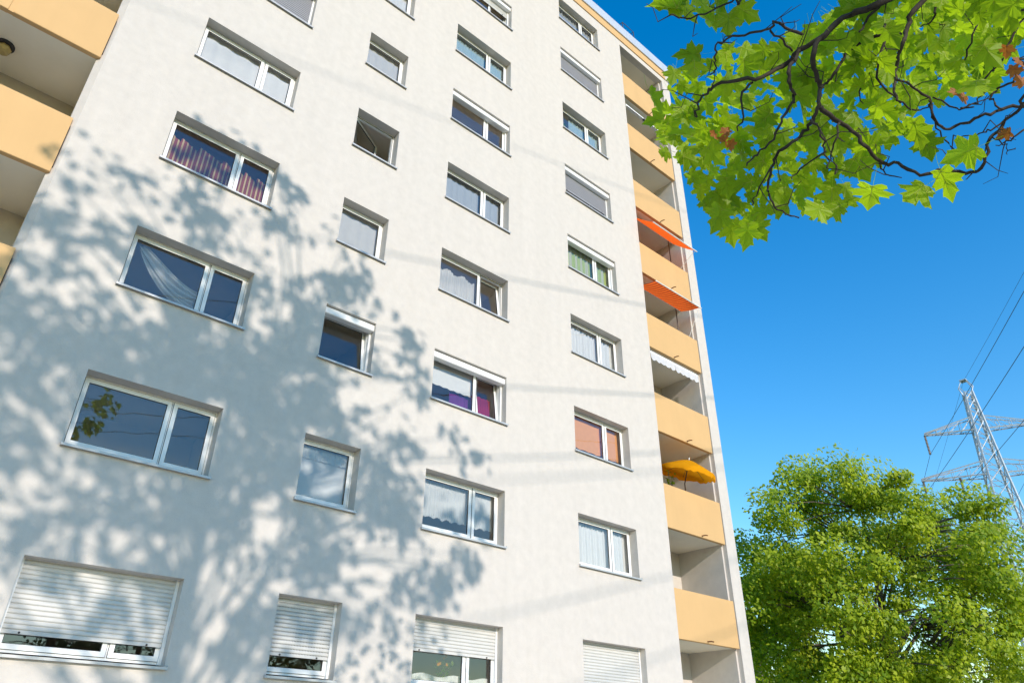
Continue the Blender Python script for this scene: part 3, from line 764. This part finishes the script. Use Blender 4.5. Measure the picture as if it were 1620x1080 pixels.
def tree(name, label, base, ctr, rad, nclump, nleaf, size, lmat, bmat, seed, trunk_r=0.3, shape=DIAMOND, clump=0.55, shell=0.45, nlimb=11, bias=(0, 0, 0.7), flat=0.7, group=None, power=1.0):
    rs = np.random.RandomState(seed); r_ = random.Random(seed)
    t = thing(name, label, 'tree', tuple(base), group)
    base = Vector(base); c = Vector(ctr); rad = Vector(rad)
    tr = MB()
    top = Vector((c.x, c.y, c.z + rad.z * 0.55))
    tp = []
    for i in range(9):
        f = i / 8; p = base.lerp(top, f); tp.append(p + Vector((0.12 * math.sin(f * 5 + seed), 0.12 * math.cos(f * 4 + seed), 0)) * f)
    tr.tube(tp, [trunk_r * (1.25 if i == 0 else 1 - 0.1 * i) for i in range(9)], 10)
    tr.build('trunk', M[bmat], t, smooth=True)
    # clump centres: uneven lobes over the crown
    cl = []
    while len(cl) < nclump:
        d = Vector((r_.gauss(0, 1), r_.gauss(0, 1), r_.gauss(0, 1))).normalized()
        f = (shell + (1 - shell) * r_.random() ** 0.6) * (1 + 0.13 * math.sin(d.x * 5 + seed) * math.cos(d.y * 4.2 + d.z * 3.1 + seed))
        p = Vector((d.x * rad.x, d.y * rad.y, d.z * rad.z)) * f
        if p.z < 0: p.x *= 1 + 0.12 * p.z / rad.z; p.y *= 1 + 0.12 * p.z / rad.z
        cl.append(c + p)
    lb = MB()
    order = sorted(range(nclump), key=lambda i: r_.random())
    for i in order[:nlimb]:
        e = cl[i]; f = max(0.25, min(0.95, (e.z - base.z) / (top.z - base.z) - 0.22)); s_ = base.lerp(top, f)
        mid = s_.lerp(e, 0.5) + Vector((r_.gauss(0, 0.2), r_.gauss(0, 0.2), 0.35))
        r1 = trunk_r * 0.42 * (1.1 - f)
        lb.tube([s_, s_.lerp(mid, 0.6), mid, mid.lerp(e, 0.6), e], [r1, r1 * 0.8, r1 * 0.6, r1 * 0.4, 0.012], 6)
    for i in order[nlimb:]:
        e = cl[i]; j = min(order[:nlimb], key=lambda q: (cl[q] - e).length)
        f = max(0.2, min(0.9, (e.z - base.z) / (top.z - base.z) - 0.1))
        s_ = cl[j].lerp(base.lerp(top, f), 0.45)
        lb.tube([s_, s_.lerp(e, 0.5) + Vector((r_.gauss(0, 0.1), r_.gauss(0, 0.1), 0.12)), e], [0.035, 0.022, 0.008], 5)
    lb.build('limbs', M[bmat], t, smooth=True)
    C = np.array([tuple(q) for q in cl]); wgt = rs.uniform(0.5, 1.6, nclump) ** power; wgt /= wgt.sum()
    idx = rs.choice(nclump, nleaf, p=wgt); csz = clump * rs.uniform(0.6, 1.35, nclump)
    off = rs.normal(size=(nleaf, 3)); off /= np.linalg.norm(off, axis=1, keepdims=True); off *= rs.uniform(0, 1, (nleaf, 1)) ** 0.45
    off[:, 2] *= flat
    pts = C[idx] + off * csz[idx][:, None]
    nr = off * 0.8 + rs.normal(size=(nleaf, 3)) * 0.55 + np.array(bias)
    V, n, k = leaf_cloud(pts, nr, size, shape, rs)
    o = cloud_object('crown', V, n, k, M[lmat], t, tuple(base)); o['kind'] = 'stuff'
    return t

# tall maple behind the photographer: its shadow falls on the wall
tree('tall_maple', 'tall maple behind the photographer whose shadow dapples the white wall', (-1.6, -20.5, 0), (-1.45, -20.0, 14.9), (5.9, 3.0, 5.1), 300, 5900, 0.215, 'leaf', 'bark', 5, 0.26, LOBED, clump=0.56, shell=0.1, nlimb=26, bias=(0.1, 0.9, 0.3), power=1.5)
# broad tree right of the building
tree('broad_tree', 'large broad leafy green tree right of the building below the pylon', (24.7, -0.5, 0), (24.8, -0.5, 6.05), (5.5, 5.0, 5.3), 290, 130000, 0.135, 'leaf2', 'bark2', 11, 0.30, DIAMOND, clump=0.80, shell=0.42, nlimb=24, bias=(-0.2, -0.95, 0.5), power=0.8)
tree('distant_tree', 'paler distant tree showing between the building edge and the broad tree', (38.0, 12.5, 0), (38.0, 12.5, 8.0), (5.5, 5.0, 5.6), 90, 16000, 0.19, 'leaf2', 'bark2', 14, 0.35, DIAMOND, clump=0.95, shell=0.5, nlimb=14)
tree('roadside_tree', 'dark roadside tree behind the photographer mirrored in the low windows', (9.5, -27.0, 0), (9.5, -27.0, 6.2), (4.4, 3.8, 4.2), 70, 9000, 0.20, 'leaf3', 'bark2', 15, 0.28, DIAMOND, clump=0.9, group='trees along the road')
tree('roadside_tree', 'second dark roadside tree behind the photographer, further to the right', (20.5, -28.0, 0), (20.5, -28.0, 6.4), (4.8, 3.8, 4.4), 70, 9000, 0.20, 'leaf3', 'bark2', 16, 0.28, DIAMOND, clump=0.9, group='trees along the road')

# ------------------------------------------------------------------ the maple bough overhead
HALF = [(0, 0), (.10, -.07), (.24, -.10), (.40, -.08), (.36, .02), (.42, .10), (.30, .17), (.44, .26), (.62, .36), (.50, .42), (.50, .52), (.36, .50), (.22, .50), (.26, .62), (.30, .74), (.20, .74), (.12, .84), (0, 1.0)]
def maple_leaf_geo(v):
    r_ = random.Random(100 + v)
    ol = HALF + [(-x, y) for x, y in HALF[-2:0:-1]]
    fold = r_.uniform(0.05, 0.30); droop = r_.uniform(0.05, 0.35); tw = r_.uniform(-0.25, 0.25); cup = r_.uniform(-0.15, 0.2)
    def dz(x, y): return fold * abs(x) - droop * max(0, y) ** 2 - 0.25 * droop * x * x + tw * x * y + cup * x * x + 0.02 * math.sin(14 * x + 9 * y + v)
    ol = [(x * r_.uniform(0.93, 1.07), y + r_.uniform(-0.015, 0.015)) for x, y in ol]
    vs = [(0, .25, dz(0, .25) - 0.02)] + [(x, y, dz(x, y)) for x, y in ol]
    k = len(ol); fs = [(0, 1 + i, 1 + (i + 1) % k) for i in range(k)]
    # petiole
    vs += [(0, 0.02, 0), (0.010, 0.0, 0.004), (0.004, -0.30, 0.06), (0.016, -0.30, 0.066), (0.0, -0.62, 0.20), (0.012, -0.62, 0.206)]
    o = 1 + k; fs += [(o, o + 1, o + 3, o + 2), (o + 2, o + 3, o + 5, o + 4)]
    nv = 0
    for ex, ey in ((0, .92), (.55, .335), (-.55, .335), (.35, -.06), (-.35, -.06), (.25, .66), (-.25, .66)):   # raised veins below the blade
        sx, sy = (0, 0.02) if abs(ex) > 0.3 or ex == 0 else (0, .33)
        w_ = 0.011; L = math.hypot(ex - sx, ey - sy); px, py = -(ey - sy) / L * w_, (ex - sx) / L * w_
        o = len(vs); mx_, my_ = (sx + ex) / 2, (sy + ey) / 2
        for q in (-0.016, 0.012):
            o = len(vs)
            vs += [(sx + px, sy + py, dz(sx, sy) + q), (sx - px, sy - py, dz(sx, sy) + q), (mx_ - px * .7, my_ - py * .7, dz(mx_, my_) + q), (mx_ + px * .7, my_ + py * .7, dz(mx_, my_) + q), (ex, ey, dz(ex, ey) + q)]
            fs += [(o, o + 1, o + 2, o + 3), (o + 3, o + 2, o + 4)]; nv += 2
    return vs, fs, nv
LEAFGEO = [maple_leaf_geo(v) for v in range(9)]

Z5 = lambda a, b: (1030 + a / 2.7, b / 2.7)
BR = [  # limbs read from the photo: (points, start distance m, end distance m, start radius, end radius)
    ([(1010, 0), (850, 65), (740, 150), (640, 215), (560, 285), (440, 335), (300, 355), (245, 390), (205, 440), (190, 500)], 3.55, 3.15, .019, .004),
    ([(1165, 0), (1100, 110), (1070, 190), (1045, 290), (1040, 380), (1060, 440)], 3.75, 3.4, .016, .005),
    ([(740, 150), (690, 220), (700, 310), (725, 370), (715, 450), (690, 520), (640, 580), (555, 640), (525, 700), (500, 790), (510, 850), (560, 905), (630, 935)], 3.40, 3.0, .012, .003),
    ([(1070, 145), (980, 155), (890, 185), (820, 250), (780, 320), (750, 360), (725, 380)], 3.68, 3.32, .009, .005),
    ([(725, 460), (780, 510), (860, 555), (910, 620), (980, 690), (1050, 700), (1150, 745), (1250, 725), (1370, 740), (1420, 700), (1460, 590), (1500, 530), (1590, 460), (1680, 400)], 3.28, 3.45, .008, .006),
    ([(1680, 440), (1590, 450), (1500, 465), (1400, 500), (1320, 535), (1250, 550), (1200, 480), (1190, 420), (1100, 360), (1050, 340)], 3.6, 3.5, .008, .005),
    ([(640, 150), (560, 110), (540, 95), (490, 130), (400, 150), (300, 175), (270, 230), (275, 290), (255, 320)], 3.42, 3.1, .007, .003),
    ([(640, 215), (600, 270), (585, 350), (610, 400), (590, 460), (545, 550), (500, 610), (440, 670), (410, 700)], 3.38, 3.05, .009, .003),
    ([(430, 345), (385, 420), (390, 500), (370, 560)], 3.25, 3.1, .006, .003),
    ([(690, 510), (720, 570), (740, 640), (755, 720)], 3.15, 3.0, .006, .003),
    ([(800, 530), (785, 600), (775, 680), (790, 740)], 3.25, 3.1, .005, .0025),
    ([(1560, -30), (1510, 0), (1420, 60), (1380, 150), (1340, 260)], 4.2, 4.0, .010, .004),
    ([(1640, 30), (1590, 80), (1540, 170), (1480, 280), (1400, 350), (1350, 380)], 4.0, 3.8, .008, .003),
    ([(970, 30), (920, 90), (890, 140)], 3.55, 3.5, .007, .004),
    ([(1640, 250), (1590, 280), (1540, 350), (1470, 390), (1455, 430), (1500, 465)], 3.7, 3.6, .006, .004),
    ([(400, -30), (360, 0), (260, 45), (150, 80), (90, 60)], 3.3, 3.15, .006, .003),
    ([(500, 130), (560, 170), (600, 215)], 3.35, 3.36, .005, .005),
    ([(1190, 420), (1210, 500), (1240, 580), (1300, 640), (1330, 690)], 3.52, 3.4, .005, .002),
    ([(1320, 460), (1390, 440), (1420, 390)], 3.5, 3.55, .004, .002), ([(1200, 410), (1300, 460), (1380, 455)], 3.5, 3.5, .004, .003),
    ([(1500, 530), (1440, 560), (1390, 580), (1300, 580)], 3.45, 3.5, .004, .002), ([(1460, 590), (1510, 620), (1525, 660)], 3.45, 3.4, .003, .0015),
    ([(1590, 550), (1530, 600), (1480, 620)], 3.4, 3.45, .004, .002), ([(1370, 740), (1340, 770)], 3.42, 3.4, .003, .0015),
    ([(1060, 440), (1130, 470), (1190, 450)], 3.42, 3.5, .004, .003), ([(890, 380), (900, 440)], 3.5, 3.5, .004, .002),
    ([(980, 690), (1000, 740), (1070, 760)], 3.35, 3.3, .004, .002), ([(1000, 100), (985, 220), (975, 330), (1050, 420)], 3.6, 3.5, .007, .004),
    ([(1215, 0), (1200, 90), (1150, 110)], 3.9, 3.9, .006, .003), ([(525, 700), (450, 830), (435, 860)], 3.08, 3.0, .004, .002), ([(740, 640), (620, 740), (600, 760)], 3.1, 3.05, .004, .002),
]
def bough():
    base = (3.3, -13.0, 0.0)
    t = thing('maple_tree', 'maple tree whose leafy bough hangs into the top right of the view', 'tree', base)
    r_ = random.Random(77)
    tr = MB()
    tr.tube([(3.3, -13.0, 0), (3.32, -13.0, 0.3), (3.28, -12.95, 1.6), (3.2, -12.92, 3.2), (3.15, -12.9, 4.6), (3.2, -12.95, 6.0), (3.3, -13.05, 7.2)], [0.24, 0.19, 0.165, 0.15, 0.13, 0.09, 0.04], 12)
    tr.build('trunk', M['bark'], t, smooth=True)
    def smooth(P, n=4):
        out = []
        for i in range(len(P) - 1):
            p0, p1, p2, p3 = P[max(i - 1, 0)], P[i], P[i + 1], P[min(i + 2, len(P) - 1)]
            for q in range(n):
                f = q / n
                out.append(0.5 * ((2 * p1) + (p2 - p0) * f + (2 * p0 - 5 * p1 + 4 * p2 - p3) * f * f + (3 * p1 - p0 - 3 * p2 + p3) * f ** 3))
        return out + [P[-1]]
    lines = []
    for bi, (pp, d0, d1, ra, rb) in enumerate(BR):
        P = []
        for i, q in enumerate(pp):
            f = i / (len(pp) - 1); P.append(at(*Z5(*q), 0.95 * (d0 + (d1 - d0) * f) + 0.05 * math.sin(i * 2.1 + bi)))
        if bi == 0: P = [Vector((3.15, -12.9, 4.6)), Vector((2.2, -12.3, 5.1)), Vector((1.35, -11.65, 4.9))] + P
        if bi == 1: P = [Vector((3.17, -12.92, 5.2)), Vector((2.1, -12.2, 5.4)), Vector((1.3, -11.6, 5.0))] + P
        if bi in (4,): P = P + [Vector((2.0, -11.8, 4.2)), Vector((3.15, -12.9, 4.2))]
        if bi in (5, 14): P = [Vector((3.15, -12.9, 4.3)), Vector((2.2, -11.9, 4.4))] + P
        if bi in (11, 12): P = [Vector((3.16, -12.9, 4.9)), Vector((2.5, -12.1, 5.2))] + P
        if bi == 15: P = [Vector((1.35, -11.65, 4.9)), Vector((0.5, -10.9, 5.2))] + P
        Q = smooth(P)
        Q = [p + Vector((r_.gauss(0, .004), r_.gauss(0, .004), r_.gauss(0, .004))) for p in Q]
        n = len(Q); big = 2.2 if bi in (0, 1) else 1.5 if len(P) > len(pp) else 1
        rads = []
        for i in range(n):
            f = i / (n - 1); rads.append(0.85 * (ra + (rb - ra) * f) * (1 + (big - 1) * max(0, 1 - f * 4)) * r_.uniform(0.9, 1.15))
        MB().tube(Q, rads, 7).build('branch', M['bark'], t, smooth=True)
        lines.append((Q, rb))
    # twigs, joined
    tw = MB(); tips = []
    for Q, rb in lines:
        for i in range(3, len(Q), 3):
            if r_.random() < 0.42:
                p = Q[i]; d = Vector((r_.gauss(0, 1), r_.gauss(0, 1), r_.gauss(-0.2, 0.7))).normalized(); L = r_.uniform(0.04, 0.14)
                e = p + d * L; mid = p + d * L * 0.5 + Vector((r_.gauss(0, .015), r_.gauss(0, .015), r_.gauss(0, .015)))
                tw.tube([p, mid, e, e + (d + Vector((r_.gauss(0, .6), r_.gauss(0, .6), 0.5))).normalized() * L * 0.4], [0.0026, 0.002, 0.0015, 0.001], 4)
    # leaves
    poly = [(10, 440), (50, 380), (110, 300), (240, 250), (300, 225), (430, 215), (530, 235), (560, 175), (690, 120), (740, 60), (790, -40), (1640, -40), (1640, 60), (1560, 150), (1500, 230), (1450, 310), (1390, 385), (1320, 370), (1240, 420), (1150, 470), (1090, 560), (1030, 640), (930, 700), (900, 780), (850, 860), (800, 900), (680, 930), (640, 890), (540, 900), (440, 1000), (330, 990), (270, 930), (200, 830), (140, 740), (60, 680), (25, 580)]
    def inside(x, y):
        c = False; j = len(poly) - 1
        for i in range(len(poly)):
            xi, yi = poly[i]; xj, yj = poly[j]
            if (yi > y) != (yj > y) and x < (xj - xi) * (y - yi) / (yj - yi) + xi: c = not c
            j = i
        return c
    spots = []   # (zoom x, zoom y, distance, size m, kind)
    tries = 0
    while len(spots) < 285 and tries < 20000:
        tries += 1
        x, y = r_.uniform(-10, 1640), r_.uniform(-40, 1010)
        if not inside(x, y): continue
        if any(abs(x - s[0]) < 36 and abs(y - s[1]) < 36 for s in spots): continue
        far = x > 1050 and y < 420
        spots.append((x, y, r_.uniform(3.5, 4.8) if far else r_.uniform(3.25, 4.15), r_.uniform(0.078, 0.120), 0))
    singles = [(160, 225), (405, 55), (330, 105), (240, 75), (150, 50), (90, 20), (210, 20), (940, 830), (1130, 825), (1265, 780), (1335, 655), (1150, 570), (1180, 625), (60, 25), (300, 30), (415, 1000), (340, 990), (1385, 385), (770, 900), (700, 905), (290, 930)]
    for x, y in singles: spots.append((x, y, r_.uniform(3.0, 3.3), r_.uniform(0.10, 0.128), 0))
    for x, y in ((270, 578), (320, 565), (310, 600), (345, 620), (1300, 400), (1330, 420), (1520, 220), (1570, 270), (1555, 300), (1575, 345), (1510, 575)): spots.append((x, y, 3.25, 0.055, 1))
    def frame(x, y, dist, tip_ang, jit):
        p = at(*Z5(x, y), dist); vd = (CAM - p).normalized()
        # blades spread to the light, upper side to the sky
        nrm = (-vd * 0.85 + SUN * (0.6 if r_.random() < 0.4 else -0.6) + Vector((r_.gauss(0, jit), r_.gauss(0, jit), r_.gauss(0, jit))) * 0.7).normalized()
        down = (-up * math.cos(tip_ang) + rt * math.sin(tip_ang)); ty = (down - nrm * down.dot(nrm)).normalized(); tx = ty.cross(nrm)
        return p, tx, ty, nrm
    LM = {}
    parts = sorted(spots, key=lambda s: s[2])
    for i, (x, y, dist, size, kind) in enumerate(parts[:300]):
        v = r_.randrange(9); key = (v, kind)
        if key not in LM:
            vs, fs, nv = LEAFGEO[v]; me = MB().add(vs, fs).mesh('leaf', M['brown'] if kind else M['leaf']); me.materials.append(M['vein'])
            for q in range(len(fs) - nv, len(fs)): me.polygons[q].material_index = 0 if kind else 1
            LM[key] = me
        p, tx, ty, nz = frame(x, y, dist, r_.gauss(-0.15, 0.75), 0.42)
        s_ = size * (0.9 if kind else 1.0)
        o = bpy.data.objects.new('leaf', LM[key]); COL.objects.link(o); o.parent = t
        mt = Matrix((tx * s_, ty * s_, nz * s_)).transposed().to_4x4(); mt.translation = p - ty * s_ * 0.4 - Vector(base)
        o.matrix_local = mt
    fo = MB()
    def put(p, tx, ty, nz, s_):
        vs, fs, nv = LEAFGEO[r_.randrange(9)]; fs = fs[:len(fs) - nv]
        fo.add([p + tx * (x * s_) + ty * (y * s_) + nz * (z * s_) for x, y, z in vs], fs)
    for (x, y, dist, size, kind) in parts[300:]:
        p, tx, ty, nz = frame(x, y, dist, r_.gauss(-0.15, 0.8), 0.5); put(p, tx, ty, nz, size)
    # deeper, further leaves in the thick upper right of the bough
    for _ in range(150):
        x, y = r_.uniform(700, 1640), r_.uniform(-60, 380)
        if not inside(x, y) or r_.random() > (x - 500) / 900: continue
        p, tx, ty, nz = frame(x, y, r_.uniform(4.6, 6.2), r_.uniform(-3, 3), 0.7); put(p, tx, ty, nz, r_.uniform(0.11, 0.16))
    # rest of the crown, out of the picture above the trunk
    for _ in range(900):
        d = Vector((r_.gauss(0, 1), r_.gauss(0, 1), r_.gauss(0, 1))).normalized() * (r_.random() ** 0.4)
        p = Vector((3.9 + d.x * 1.9, -13.6 + d.y * 1.9, 7.6 + d.z * 1.9)); nz = Vector((r_.gauss(0, .5), r_.gauss(0, .5), 1)).normalized()
        tx = nz.cross(Vector((r_.gauss(0, 1), r_.gauss(0, 1), 0.1))).normalized(); put(p, tx, nz.cross(tx), nz, r_.uniform(0.11, 0.16))
    tw.build('twigs', M['bark'], t)['kind'] = 'stuff'
    f = fo.build('foliage', M['leaf'], t); f['kind'] = 'stuff'
bough()

for o in bpy.data.objects:
    if '_o' in o: del o['_o']
